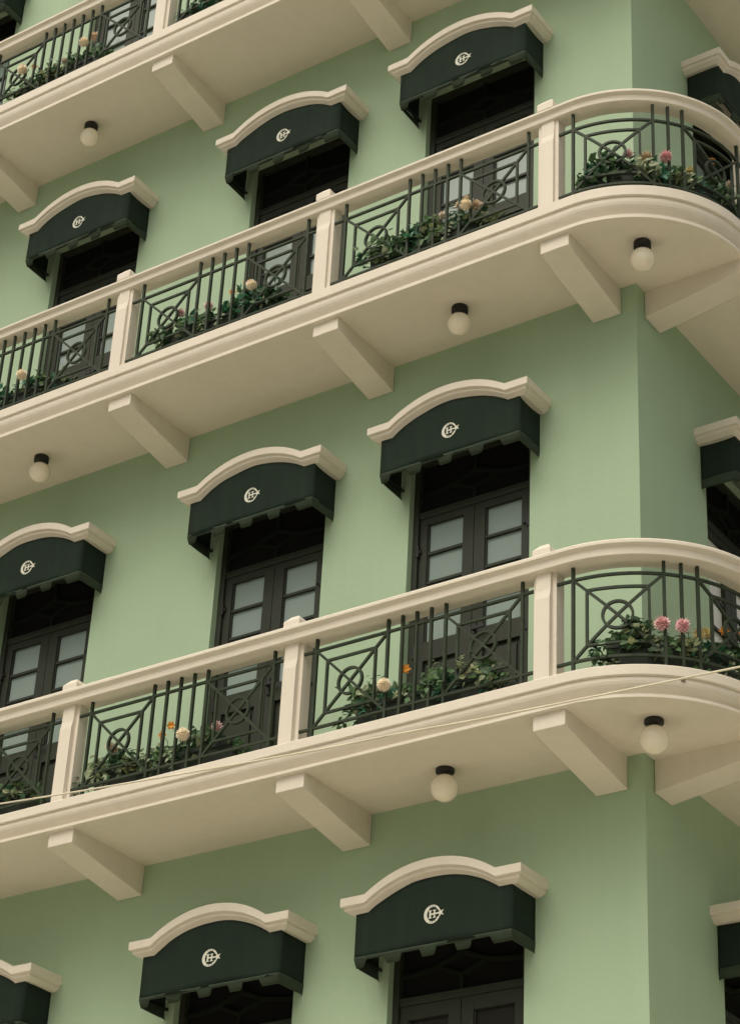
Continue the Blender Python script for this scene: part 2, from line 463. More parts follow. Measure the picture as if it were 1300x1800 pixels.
# ------------------------------------------------------------------ hoods, doors, awnings (local: x along wall, -y outwards, z=0 at hood top)
ARC_H, SH, HH = 0.153, 0.480, 0.664
RA = (SH * SH + ARC_H * ARC_H) / (2 * ARC_H)
def zpath(x):
    ax = abs(x)
    return 0.0 if ax >= SH else sqrt(RA * RA - x * x) - (RA - ARC_H)
def xsamples(lim, n=28):
    xs = [-lim] + ([-SH - 0.0001] if lim > SH else [])
    xs += [-SH + 2 * SH * i / n for i in range(n + 1)]
    xs += [SH + 0.0001, lim]
    return xs
def hood_mesh():
    mb = MB(); yf = -0.333
    prof = [(0.0, 0.0), (0.0, 0.054), (0.003, 0.058), (0.018, 0.059), (0.021, 0.062), (0.021, 0.079), (0.026, 0.083), (0.058, 0.103)]
    K = len(prof); n = K + 2
    xs = xsamples(HH)
    for i, x in enumerate(xs):
        z = zpath(x)
        e = -1 if i == 0 else (1 if i == len(xs) - 1 else 0)
        for u, v in prof: mb.v.append((x - e * u, yf + u, z - v))
        mb.v.append((x - e * 0.058, 0.0, z - 0.103)); mb.v.append((x, 0.0, z))
    for i in range(len(xs) - 1):
        for k in range(n - 1):
            a = i * n + k; mb.f.append((a, a + 1, a + 1 + n, a + n))
        a = i * n + n - 1; mb.f.append((a, i * n, i * n + n, a + n))
    for e, i in ((-1, 0), (1, len(xs) - 1)):
        base = len(mb.v); x = e * HH
        for u, v in prof: mb.v.append((x - e * u, 0.0, -v))
        for k in range(K - 1): mb.f.append((i * n + k, i * n + k + 1, base + k + 1, base + k))
    mb.m = [0] * len(mb.f); mb.sm = [False] * len(mb.f)
    o = mb.build('window_hood', CREAM)
    me = o.data; bpy.data.objects.remove(o)
    return me
HOOD = hood_mesh()
def place(me, name, loc, rz, parent):
    o = bpy.data.objects.new(name, me); C.objects.link(o); o.parent = parent
    o.location = (loc[0], loc[1], loc[2] + hz) if parent == hotel else loc
    o.rotation_euler = (0, 0, rz)
    return o

def door_parts(h, rows, glass):
    """h: height of the opening; z=0 here is the hood top; returns [(name, mesh, material, kind)]"""
    zt = OPT; zb = zt - h
    F = MB(); W = HW
    y0, y1 = 0.055, 0.125
    F.box((-W + 0.001, y0, zb), (-W + 0.045, y1, zt)); F.box((W - 0.045, y0, zb), (W - 0.001, y1, zt))
    F.box((-W + 0.045, y0 + .001, zt - 0.045), (W - 0.045, y1, zt)); F.box((-W + 0.045, y0 + .012, -0.615), (W - 0.045, y1, -0.565))
    F.box((-W + 0.045, y0 + .004, -0.582), (W - 0.045, y1 - .01, -0.568))
    out = [('french_door', F, DOOR, 0.003)]
    # fanlight: boards in shade-darkened paint, with a lozenge and arms
    G = MB()
    def strip(a, b, w=0.024, y=(0.072, 0.106)):
        dx, dz = b[0] - a[0], b[1] - a[1]; L = sqrt(dx * dx + dz * dz); nx, nz = -dz / L * w / 2, dx / L * w / 2
        vs = [(p[0] + s * nx, yy, p[1] + s * nz) for yy in y for p, s in ((a, 1), (b, 1), (b, -1), (a, -1))]
        G.add(vs, [(0, 1, 2, 3), (7, 6, 5, 4), (0, 4, 5, 1), (1, 5, 6, 2), (2, 6, 7, 3), (3, 7, 4, 0)])
    cz = -0.395; hw_, hh_ = 0.185, 0.075
    lz = [(-hw_, cz), (0, cz + hh_), (hw_, cz), (0, cz - hh_)]
    for k in range(4): strip(lz[k], lz[(k + 1) % 4], 0.024, (0.072 + 0.001 * k, 0.106))
    for sgn in (-1, 1):
        prev = (sgn * hw_, cz)
        for q in range(1, 6):
            tt = q / 5; cur = (sgn * (hw_ + (W - 0.045 - hw_) * tt), cz - 0.028 * sin(tt * pi / 2)); strip(prev, cur, 0.024, (0.073, 0.1055)); prev = cur
    strip((0, cz - hh_), (0, -0.566), 0.024, (0.0735, 0.105)); strip((0, cz + hh_), (0, zt - 0.044), 0.024, (0.0735, 0.105))
    out.append(('fanlight_grille', G, DOOR_SHADED, 0))
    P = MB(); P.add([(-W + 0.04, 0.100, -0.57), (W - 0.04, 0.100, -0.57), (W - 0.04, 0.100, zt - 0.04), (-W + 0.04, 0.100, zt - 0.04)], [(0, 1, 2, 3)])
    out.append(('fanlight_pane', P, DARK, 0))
    ztop = -0.617; zg = rows[0]
    for sgn in (-1, 1):
        def X(a, b): return (min(sgn * a, sgn * b), max(sgn * a, sgn * b))
        i, o_ = 0.0025, W - 0.048
        pi_, po = 0.090, 0.388
        L_ = MB(); ya, yb = 0.078, 0.118
        a, b = X(i, pi_); L_.box((a, ya, zb + 0.01), (b, yb, ztop))
        a, b = X(po, o_); L_.box((a, ya, zb + 0.01), (b, yb, ztop))
        a, b = X(pi_, po)
        L_.box((a, ya + .0004, zg), (b, yb, ztop)); zl = rows[-1]
        L_.box((a, ya + .0004, zl - 0.145), (b, yb, zl)); L_.box((a, ya + .0004, zb + 0.011), (b, yb, zb + 0.20))
        L_.box((a, yb - 0.014, zb + 0.20), (b, yb - 0.001, zl - 0.145))
        # raised field of the lower panel
        L_.box((a + 0.035, ya + 0.010, zb + 0.235), (b - 0.035, yb - 0.014, zl - 0.18))
        for zr in rows[1:-1]: L_.box((a, ya + 0.008, zr - 0.011), (b, yb - .002, zr + 0.011))
        # thin bead round the glass
        L_.box((a, ya + 0.012, zl), (a + 0.009, yb - .003, zg)); L_.box((b - 0.009, ya + 0.012, zl), (b, yb - .003, zg))
        out.append(('door_leaf', L_, DOOR, 0.0015))
        Pn = MB(); Pn.add([(a, 0.108, zl), (b, 0.108, zl), (b, 0.108, zg), (a, 0.108, zg)], [(0, 1, 2, 3)])
        out.append(('pane', Pn, glass, 0))
        for zz in (-0.885, -1.69, zb + 0.35):
            Hn = MB(); c = sgn * (W - 0.046)
            Hn.box((c - 0.011, 0.050, zz - 0.045), (c + 0.011, 0.0775, zz + 0.045)); Hn.box((c - 0.035 * (1 if sgn > 0 else -1) - 0.012, 0.062, zz - 0.012), (c, 0.0765, zz + 0.018))
            out.append(('hinge', Hn, BLACK, 0.002))
    Hd = MB(); Hd.box((0.022, 0.066, -1.70), (0.046, 0.0775, -1.56)); Hd.box((0.026, 0.040, -1.635), (0.042, 0.067, -1.618)); Hd.box((0.026, 0.034, -1.637), (0.125, 0.046, -1.616))
    out.append(('handle', Hd, BLACK, 0.002))
    return out
def rows_n(top, bot, n): return [top + (bot - top) * i / n for i in range(n + 1)]
ROWS = {1: [-0.670, -0.955, -1.245, -1.440], 2: rows_n(-0.670, -1.610, 4), 3: rows_n(-0.706, -1.61, 4), 0: [-0.670, -0.955, -1.245, -1.440]}
for r in range(4):
    sets = []
    for gl in ((GLASS, GLASS_PALE) if r == 2 else (GLASS_DARK_REFL if r == 3 else GLASS,)):
        meshes = []
        for nm, mb, m, bv in door_parts(HT[r] + OPT - FL[r], ROWS[r], gl):
            o = mb.build(nm, m, bevel=bv); meshes.append((nm, o.data)); bpy.data.objects.remove(o)
        sets.append(meshes)
    cols = [(xc, 0, 0) for xc in XC] + [(0, YC, pi / 2)]
    for xc, yc, rz in cols:
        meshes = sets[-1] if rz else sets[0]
        root = place(meshes[0][1], 'french_door', (xc, yc, HT[r]), rz, hotel)
        for nm, me in meshes[1:]: place(me, nm, (0, 0, 0), 0, root)
        place(HOOD, 'window_hood', (xc, yc, HT[r]), rz, hotel)

# awning ---------------------------------------------------------
AW, AD = 0.573, 0.275
def emblem_mesh(wav):
    mb = MB()
    def poly(p, y=-AD - 0.0035, th=0.0025, mi=0):
        n = len(p)
        vs = [(x, y, z) for x, z in p] + [(x, y + th, z) for x, z in p]
        mb.add(vs, [tuple(range(n - 1, -1, -1)), tuple(range(n, 2 * n))] + [(k, (k + 1) % n, n + (k + 1) % n, n + k) for k in range(n)], mi)
    # crescent ring open towards the right
    N = 48; a0, a1 = radians(24), radians(336)
    for k in range(N):
        t0, t1 = a0 + (a1 - a0) * k / N, a0 + (a1 - a0) * (k + 1) / N
        def o_(t): return (0.060 * cos(t), 0.060 * sin(t))
        def i_(t): return (0.005 + 0.0425 * cos(t), 0.0465 * sin(t))
        poly([o_(t0), o_(t1), i_(t1), i_(t0)])
    # letter H with slab serifs, its bar running out through the ring to a star
    def rc(x0, x1, z0, z1, dy): poly([(x0, z0), (x1, z0), (x1, z1), (x0, z1)], -AD - 0.0036 - dy, 0.0024)
    rc(-0.021, -0.009, -0.026, 0.026, 0.0001); rc(0.012, 0.022, -0.026, 0.026, 0.0001)
    for z in (-0.026, 0.021):
        rc(-0.027, -0.003, z, z + 0.005, 0.0003); rc(0.006, 0.028, z, z + 0.005, 0.0003)
    rc(-0.007, 0.060, -0.005, 0.005, 0.0005)
    st = []
    for k in range(10):
        rr = 0.030 if k % 2 == 0 else 0.0115
        a = radians(36 * k)
        st.append((0.062 + rr * cos(a + radians(36)), rr * sin(a + radians(36))))
    for k in range(10):
        poly([(0.062, 0), st[k], st[(k + 1) % 10]], -AD - 0.0042, 0.0024)
    # tiny dark stars on the ring
    for ad in (68, 90, 112, 248, 270, 292):
        a = radians(ad); cx, cz = 0.003 + 0.051 * cos(a), 0.0515 * sin(a)
        poly([(cx + 0.0035 * cos(q * pi / 3), cz + 0.0035 * sin(q * pi / 3)) for q in range(6)], -AD - 0.0048, 0.0012, 1)
    mb.v = [(x, y + wav(x, z - 0.197), z - 0.197) for x, y, z in mb.v]
    return mb
def make_awning(seed, loc, rz):
    rnd = random.Random(seed)
    root = empty('window_awning', loc, rz)
    p1, p2, p3 = rnd.uniform(0, 6), rnd.uniform(0, 6), rnd.uniform(0, 6)
    def wav(x, z):   # gentle fabric undulation
        t = max(0, min(1, (-0.10 - z) / 0.30))
        return (0.0050 * sin(7 * x + p1) + 0.0026 * sin(23 * x + p2 + 6 * z) + 0.0016 * sin(47 * x + p3 - 9 * z)) * (0.25 + 0.75 * t) + 0.0020 * sin(11 * z + 15 * x + p3)
    mb = MB()
    xs = xsamples(AW, 36); NZ = 8
    for x in xs:
        zt = zpath(x) - 0.101; zb = -0.397 + 0.003 * sin(9 * x + p2)
        for j in range(NZ + 1):
            z = zt + (zb - zt) * j / NZ
            e = 1 if abs(x) < AW - 1e-4 else 0
            mb.v.append((x, -AD + e * wav(x, z), z))
    n = NZ + 1
    for i in range(len(xs) - 1):
        for j in range(NZ): a = i * n + j; mb.f.append((a, a + 1, a + 1 + n, a + n))
    ff = len(mb.f)
    for sgn in (-1, 1):
        base = len(mb.v); ND = 8
        for i in range(ND + 1):
            d = AD * (1 - i / ND)
            for j in range(NZ + 1):
                zt = -0.101 + 0.015 * (i / ND); zb = -0.397 + 0.006 * sin(pi * i / ND)
                z = zt + (zb - zt) * j / NZ
                inner = sin(pi * i / ND)
                mb.v.append((sgn * (AW + inner * 0.007 * sin(9 * z + p3 + sgn) - 0.004 * inner), -max(d, 0.004), z))
        for i in range(ND):
            for j in range(NZ): a = base + i * n + j; mb.f.append((a, a + 1, a + 1 + n, a + n))
    mb.m = [0] * len(mb.f); mb.sm = [True] * len(mb.f)
    body = mb.build('canopy', FABRIC, root, recalc=False)
    sm = body.modifiers.new('thickness', 'SOLIDIFY'); sm.thickness = 0.003; sm.offset = 0
    # valance: a hem along the front, flaps beneath it, tails at the sides
    vb = MB()
    X = [-AW + 2 * AW * i / 140 for i in range(141)]
    tabs = [(-0.60, -0.49), (-0.345, -0.225), (-0.09, 0.03), (0.165, 0.285), (0.425, 0.60)]
    def depth(x):
        d = 0.009
        for a, c in tabs:
            if a < x < c:
                q = 1.0
                if a > -AW and x - a < 0.006: q = 0.6
                if c < AW and c - x < 0.035: q = 1 - ((0.035 - (c - x)) / 0.035) ** 2
                d = max(d, 0.014 + 0.036 * q)
        return d
    m0 = len(vb.v)
    for x in X:
        d = depth(x)
        yo = 0.002 * sin(14 * x + p1)
        vb.v.append((x, -AD - 0.004, -0.385)); vb.v.append((x, -AD - 0.003 + 0.001, -0.398)); vb.v.append((x, -AD + 0.24 * d + yo * 0.3, -0.398 - d * 0.55)); vb.v.append((x, -AD + 0.55 * d + yo * 0.6, -0.398 - d))
    for i in range(len(X) - 1):
        for j in range(3): a = m0 + i * 4 + j; vb.f.append((a, a + 1, a + 5, a + 4))
    for sgn in (-1, 1):
        base = len(vb.v); ND = 14
        for i in range(ND + 1):
            q = i / ND; d = AD * (1 - q)
            dd = 0.052 + 0.008 * sin(pi * q) + (0.006 if q > 0.97 else 0)
            ins = 0.008 * (1 - q) + 0.004
            y = -max(d, 0.003)
            zb = -0.397 + 0.006 * sin(pi * q)
            vb.v.append((sgn * (AW + 0.003), y, zb + 0.012)); vb.v.append((sgn * (AW + 0.002), y, zb)); vb.v.append((sgn * (AW - ins * 0.4), y + (0.015 if i == 0 else 0), zb - dd * 0.55)); vb.v.append((sgn * (AW - ins), y + (0.030 if i == 0 else (0.012 if i == 1 else 0)), zb - dd))
        for i in range(ND):
            for j in range(3): a = base + i * 4 + j; vb.f.append((a, a + 1, a + 5, a + 4))
    vb.m = [0] * len(vb.f); vb.sm = [True] * len(vb.f)
    val = vb.build('valance', HEM, root, recalc=False)
    sm = val.modifiers.new('thickness', 'SOLIDIFY'); sm.thickness = 0.002; sm.offset = 0
    # folding frame inside
    fr = MB(); fr.box((-AW + 0.012, -AD + 0.012, -0.392), (AW - 0.012, -AD + 0.028, -0.376))
    for sgn in (-1, 1): fr.box((sgn * (AW - 0.012), -AD + 0.028, -0.392), (sgn * (AW - 0.028), 0.0, -0.376))
    fr.build('frame', BLACK, root)
    emblem_mesh(wav).build('emblem', [EMBLEM, FABRIC], root)
    return root
AWL = {(1, 0): 'dark green awning above the upper balcony, closest to the building corner on the bright wall',
       (1, 1): 'dark green awning above the upper balcony, middle of the three on the bright wall',
       (1, 2): 'dark green awning above the upper balcony, leftmost and farthest from the corner',
       (2, 0): 'dark green awning between the two full balconies, closest to the corner, over grey panes',
       (2, 1): 'dark green awning between the two full balconies, middle of the three',
       (2, 2): 'dark green awning between the two full balconies, cut off by the left photo edge',
       (3, 0): 'dark green awning under the lowest balcony, closest to the corner, large and in deep shade',
       (3, 1): 'dark green awning under the lowest balcony, second from the corner, over a black doorway',
       (3, 2): 'dark green awning under the lowest balcony, only its right end showing at bottom left',
       (0, 3): 'dark green awning tip in the top left corner, above the topmost railing',
       (1, 4): 'dark green awning round the corner at upper right, behind the curved handrail',
       (2, 4): 'dark green awning round the corner at the right edge, halfway up',
       (3, 4): 'dark green awning round the corner at the right edge, lowest of that side'}
for (r, c), lab in AWL.items():
    if c < 4: loc, rz = (XC[c], 0, HT[r]), 0
    else: loc, rz = (0, YC, HT[r]), pi / 2
    a = make_awning(10 * r + c, loc, rz)
    tag(a, lab, 'awning', 'green awnings over the balcony doors')

# ------------------------------------------------------------------ globe lamps
def lathe(mb, prof, n=32, smooth=True):
    vs = []; fs = []
    for r, z in prof:
        for k in range(n): vs.append((r * cos(2 * pi * k / n), r * sin(2 * pi * k / n), z))
    for i in range(len(prof) - 1):
        for k in range(n): fs.append((i * n + k, i * n + (k + 1) % n, (i + 1) * n + (k + 1) % n, (i + 1) * n + k))
    mb.add(vs, fs, 0, smooth)
def make_lamp(loc, style):
    root = empty('globe_lamp', loc)
    m = MB(); hb_ = 0.050 if style == 'drum' else 0.030
    lathe(m, [(0.0005, 0.002), (0.057, 0.002), (0.060, -0.004), (0.060, -hb_ + 0.005), (0.055, -hb_), (0.034, -hb_ - 0.001), (0.034, -hb_ - 0.022), (0.030, -hb_ - 0.024), (0.0005, -hb_ - 0.024)])
    m.build('ceiling_base', BLACK, root)
    m = MB(); R_ = 0.090 if style != 'drum' else 0.085; cz = -hb_ - 0.016 - R_ * 0.93 if style != 'drum' else -hb_ - 0.016 - R_ * 0.92
    lathe(m, [(max(0.0005, R_ * sin(pi * i / 24)), cz + R_ * cos(pi * i / 24)) for i in range(25)])
    m.build('globe', OPAL, root)
    return root
for x, y, z, st, lab in [
    (-1.211, -0.385, 3.6, 'drum', 'white globe lamp under the upper balcony, between the two beams left of the corner beam'),
    (0.255, -0.383, 3.6, 'drum', 'white globe lamp under the rounded corner of the upper balcony'),
    (-5.185, -0.385, 3.6, 'drum', 'white globe lamp under the upper balcony, near the left photo edge'),
    (-1.212, -0.380, 0.0, 'disc', 'white globe lamp under the lower balcony, left of the corner beam'),
    (0.268, -0.383, 0.0, 'disc', 'white globe lamp under the rounded corner of the lower balcony'),
    (-5.155, -0.405, 7.067, 'drum', 'white globe lamp under the topmost balcony at upper left')]:
    tag(make_lamp((x, y, z), st), lab, 'lamp', 'globe lamps under the balconies')

# ------------------------------------------------------------------ planters and flowers
def make_planter(s0, s1, t, label):
    mid = pm((s0 + s1) / 2, 0.60, t)
    mb = MB()
    z0, z1 = t + 0.002, t + 0.205
    o = [(0.670, z0), (0.695, z1 - 0.03), (0.706, z1 - 0.028), (0.708, z1), (0.692, z1), (0.690, z1 - 0.045), (0.520, z1 - 0.045), (0.518, z1), (0.502, z1), (0.504, z1 - 0.028), (0.515, z1 - 0.03), (0.540, z0)]
    sweep(mb, o, s0, s1)
    mb.v = [(x - mid[0], y - mid[1], z - mid[2]) for x, y, z in mb.v]
    ob = mb.build('planter_box', PLANTER); ob.location = mid
    tag(ob, label, 'planter', 'dark planters behind the railings')
    return ob
def leaf(mb, p, d, up, L, W, mi):
    """pointed leaf with a folded midrib, from p along d"""
    d = d.normalized(); sd_ = d.cross(up)
    if sd_.length < 1e-3: sd_ = d.cross(Vector((1, 0, 0)))
    sd_.normalize(); nn = sd_.cross(d)
    droop = nn * (-0.18 * L)
    v = [p, p + d * L * 0.28 + sd_ * W * 0.5 + nn * 0.10 * W, p + d * L * 0.62 + sd_ * W * 0.36 + nn * 0.06 * W + droop * 0.5, p + d * L + droop,
         p + d * L * 0.62 - sd_ * W * 0.36 + nn * 0.06 * W + droop * 0.5, p + d * L * 0.28 - sd_ * W * 0.5 + nn * 0.10 * W, p + d * L * 0.30 - nn * 0.05 * W, p + d * L * 0.64 - nn * 0.04 * W + droop * 0.5]
    mb.add(v, [(0, 6, 1), (1, 6, 7, 2), (2, 7, 3), (0, 5, 6), (5, 4, 7, 6), (4, 3, 7)], mi)
def flower(kind, size, rnd):
    mb = MB()
    if kind in ('cream', 'pink', 'peach', 'tan', 'pale', 'yellow', 'rose'):
        n = {'cream': 160, 'pink': 72}.get(kind, 54)
        for i in range(n):
            z = 1 - 1.85 * (i + 0.5) / n; r = sqrt(max(0, 1 - z * z)); a = i * 2.39996
            dv = Vector((r * cos(a), r * sin(a), z))
            j = rnd.uniform(0.85, 1.12) if kind != 'cream' else rnd.uniform(0.95, 1.05)
            up = Vector((rnd.uniform(-.3, .3), rnd.uniform(-.3, .3), 1))
            leaf(mb, dv * size * 0.30, dv + Vector((0, 0, 0.15)), up, size * (0.72 if kind == 'cream' else 0.74) * j, size * (0.34 if kind == 'cream' else 0.50), 0)
        cr = size * (.66 if kind == 'cream' else .50)
        lathe(mb, [(max(.0003, cr * sin(pi * k / 8)), cr * cos(pi * k / 8)) for k in range(9)], 12)
    else:
        for ring, (nn_, tilt, sc) in enumerate([(6, 0.25, 1.0), (6, 0.7, 0.8)]):
            for k in range(nn_):
                a = 2 * pi * (k + 0.5 * ring) / nn_; dv = Vector((cos(a), sin(a), tilt))
                leaf(mb, Vector((0, 0, 0)), dv, Vector((0, 0, 1)), size * 1.15 * sc, size * 0.8, 0)
    return mb
FSIZE = {'cream': 0.050, 'pink': 0.052, 'orange': 0.033, 'rose': 0.040, 'tan': 0.046, 'pale': 0.036, 'peach': 0.048, 'yellow': 0.038}
def make_flowers(seed, s0, s1, t, tops, flowers, label, spill=(), dens=1.0, bush=()):
    """tops: list of (s, z) outlining the top of the foliage"""
    rnd = random.Random(seed)
    mid = Vector(pm((s0 + s1) / 2, 0.60, t + 0.16))
    root = empty('flower_arrangement', mid)
    def top(s):
        if s <= tops[0][0]: return tops[0][1]
        for (a, za), (b_, zb) in zip(tops, tops[1:]):
            if a <= s <= b_: return za + (zb - za) * (s - a) / (b_ - a)
        return tops[-1][1]
    def toward(s_, z_, D_):
        th = max(0.0, min(pi / 2, s_ / RR)); q_ = D_ - 0.64
        return s_ + q_ * math.tan(0.621 - th), z_ - 0.60 * q_ * cos(0.621) / cos(0.621 - th), D_
    FD = {'cream': 0.778, 'pink': 0.755, 'orange': 0.70}
    flowers = [(k_,) + toward(s_, z_, FD.get(k_, 0.69)) for k_, s_, z_ in flowers]
    blooms = [(Vector(pm(s_, D_, z_)), FSIZE[k_] * 1.25) for k_, s_, z_, D_ in flowers]
    # clumps of one leaf kind each so that light and dark patches form
    ncl = int((s1 - s0) / 0.060 * dens)
    mbs = MB()
    for c in range(ncl):
        s = s0 + (s1 - s0) * (c + rnd.random()) / ncl
        zt = top(s) - rnd.uniform(0.0, 0.05)
        kind = rnd.choices([0, 1, 2, 3, 4], [5, 2.4, 2.6, 5, 0.9])[0]
        D = rnd.uniform(0.56, 0.70)
        base = Vector(pm(s, D, t + 0.16))
        hgt = max(0.05, zt - (t + 0.16))
        n = int(rnd.uniform(62, 84) * (0.6 + hgt * 2.2))
        for i in range(n):
            q = rnd.random() ** 0.8
            p = base + Vector((rnd.gauss(0, 0.042), rnd.gauss(0, 0.042), hgt * q * 0.95 - 0.03))
            a = rnd.uniform(0, 2 * pi); el = rnd.uniform(-0.5, 0.9)
            dv = Vector((cos(a), sin(a) * 0.9 - 0.15, el))
            upv = Vector((rnd.gauss(0, .35), rnd.gauss(0, .35), 1))
            if rnd.random() < 0.6:
                dv = Vector((cos(a), -0.25 + rnd.uniform(-.3, .3), sin(a) * 0.8)); upv = Vector((rnd.gauss(0, .4), -1, rnd.uniform(-0.2, 0.7)))
            if any(abs(p.x - q_.x) < r_ and abs(p.z - q_.z) < r_ and p.y < q_.y + 0.10 for q_, r_ in blooms): continue
            L_ = rnd.uniform(0.035, 0.078) * (1.15 if kind in (1,) else 1)
            leaf(mbs, p - mid, dv, upv, L_, L_ * rnd.uniform(0.5, 0.75), kind if rnd.random() < 0.85 else rnd.choice([0, 3]))
    # trailing sprigs
    for (s, z, D, n, kind) in spill:
        for i in range(n):
            q = i / max(1, n - 1)
            p = Vector(pm(s + rnd.uniform(-0.02, 0.02), D + rnd.uniform(-0.02, 0.02), z - 0.0 + rnd.uniform(-0.045, 0.045)))
            a = rnd.uniform(0, 2 * pi)
            leaf(mbs, p - mid, Vector((cos(a), sin(a) - 0.3, rnd.uniform(-0.9, 0.5))), Vector((rnd.gauss(0, .4), -0.5, 1)), rnd.uniform(0.04, 0.07), rnd.uniform(0.026, 0.042), kind)
    # sprigs that spill forward over the box between the bars
    for c in range(int((s1 - s0) * 5)):
        s = rnd.uniform(s0, s1); kind = rnd.choice([1, 3, 3, 4, 2]); ln = rnd.uniform(0.05, 0.16); zt0 = t + 0.22; sw = rnd.uniform(-0.06, 0.06)
        n = int(5 + ln * 60)
        for i in range(n):
            q = i / (n - 1); p = Vector(pm(s + sw * q + rnd.gauss(0, 0.010), 0.705 + 0.022 * sin(pi * q), zt0 + 0.03 - ln * q * 1.3))
            if any(abs(p.x - q_.x) < r_ and abs(p.z - q_.z) < r_ for q_, r_ in blooms): continue
            a = rnd.uniform(-0.3, 1.2) if i % 2 else rnd.uniform(1.9, 3.4)
            leaf(mbs, p - mid, Vector((cos(a), -0.3, -sin(a) * 0.8)), Vector((rnd.gauss(0, .3), -1, 0.4)), rnd.uniform(0.032, 0.055), rnd.uniform(0.022, 0.036), kind)
    # taller shoots that break the outline
    for c in range(int((s1 - s0) * 7)):
        s = rnd.uniform(s0 + 0.05, s1 - 0.05); D = rnd.uniform(0.57, 0.68)
        z0 = t + 0.15; z1 = top(s) + rnd.uniform(-0.01, 0.035); lean = rnd.uniform(-0.05, 0.05); kind = rnd.choice([1, 3, 2, 4, 0])
        for i in range(7):
            q = 0.4 + 0.6 * i / 6
            p = Vector(pm(s + lean * q, D, z0 + (z1 - z0) * q))
            sg = 1 if i % 2 else -1
            leaf(mbs, p - mid, Vector((sg * 0.8 + lean, rnd.uniform(-0.6, 0.2), rnd.uniform(0.0, 0.6))), Vector((0, -0.4, 1)), rnd.uniform(0.035, 0.065), rnd.uniform(0.022, 0.038), kind)
    mbs.build('foliage', LEAF, root, recalc=False)
    for k, s, z, D in flowers:
        p = Vector(pm(s, D, z)) - mid
        sz = FSIZE[k] * rnd.uniform(0.9, 1.1)
        f = flower(k, sz, rnd)
        o = f.build('flower', PETAL[k], root, recalc=False)
        o.location = p
        o.rotation_euler = (radians(rnd.uniform(75, 100) if k in ('orange', 'yellow') else rnd.uniform(45, 65)), 0, rnd.uniform(0.1, 0.9))
        m = MB(); pts = [Vector((0, 0, 0)), Vector((rnd.uniform(-.01, .01), 0.055, -0.025)), Vector((rnd.uniform(-.02, .02), D - 0.64, t + 0.14 - z))]
        for a_, b_ in zip(pts, pts[1:]):
            r_ = 0.0025; vs = [a_ + Vector(q) * r_ for q in ((1, 0, 0), (0, 1, 0), (-1, 0, 0), (0, -1, 0))] + [b_ + Vector(q) * r_ for q in ((1, 0, 0), (0, 1, 0), (-1, 0, 0), (0, -1, 0))]
            m.add(vs, [(k_, (k_ + 1) % 4, 4 + (k_ + 1) % 4, 4 + k_) for k_ in range(4)])
        st_ = m.build('flower_stem', LEAF[3], root); st_.location = p
    tag(root, label, 'flowers', 'flower arrangements along the balconies')
tC, tB, tA = 0.207, 3.860, 7.352
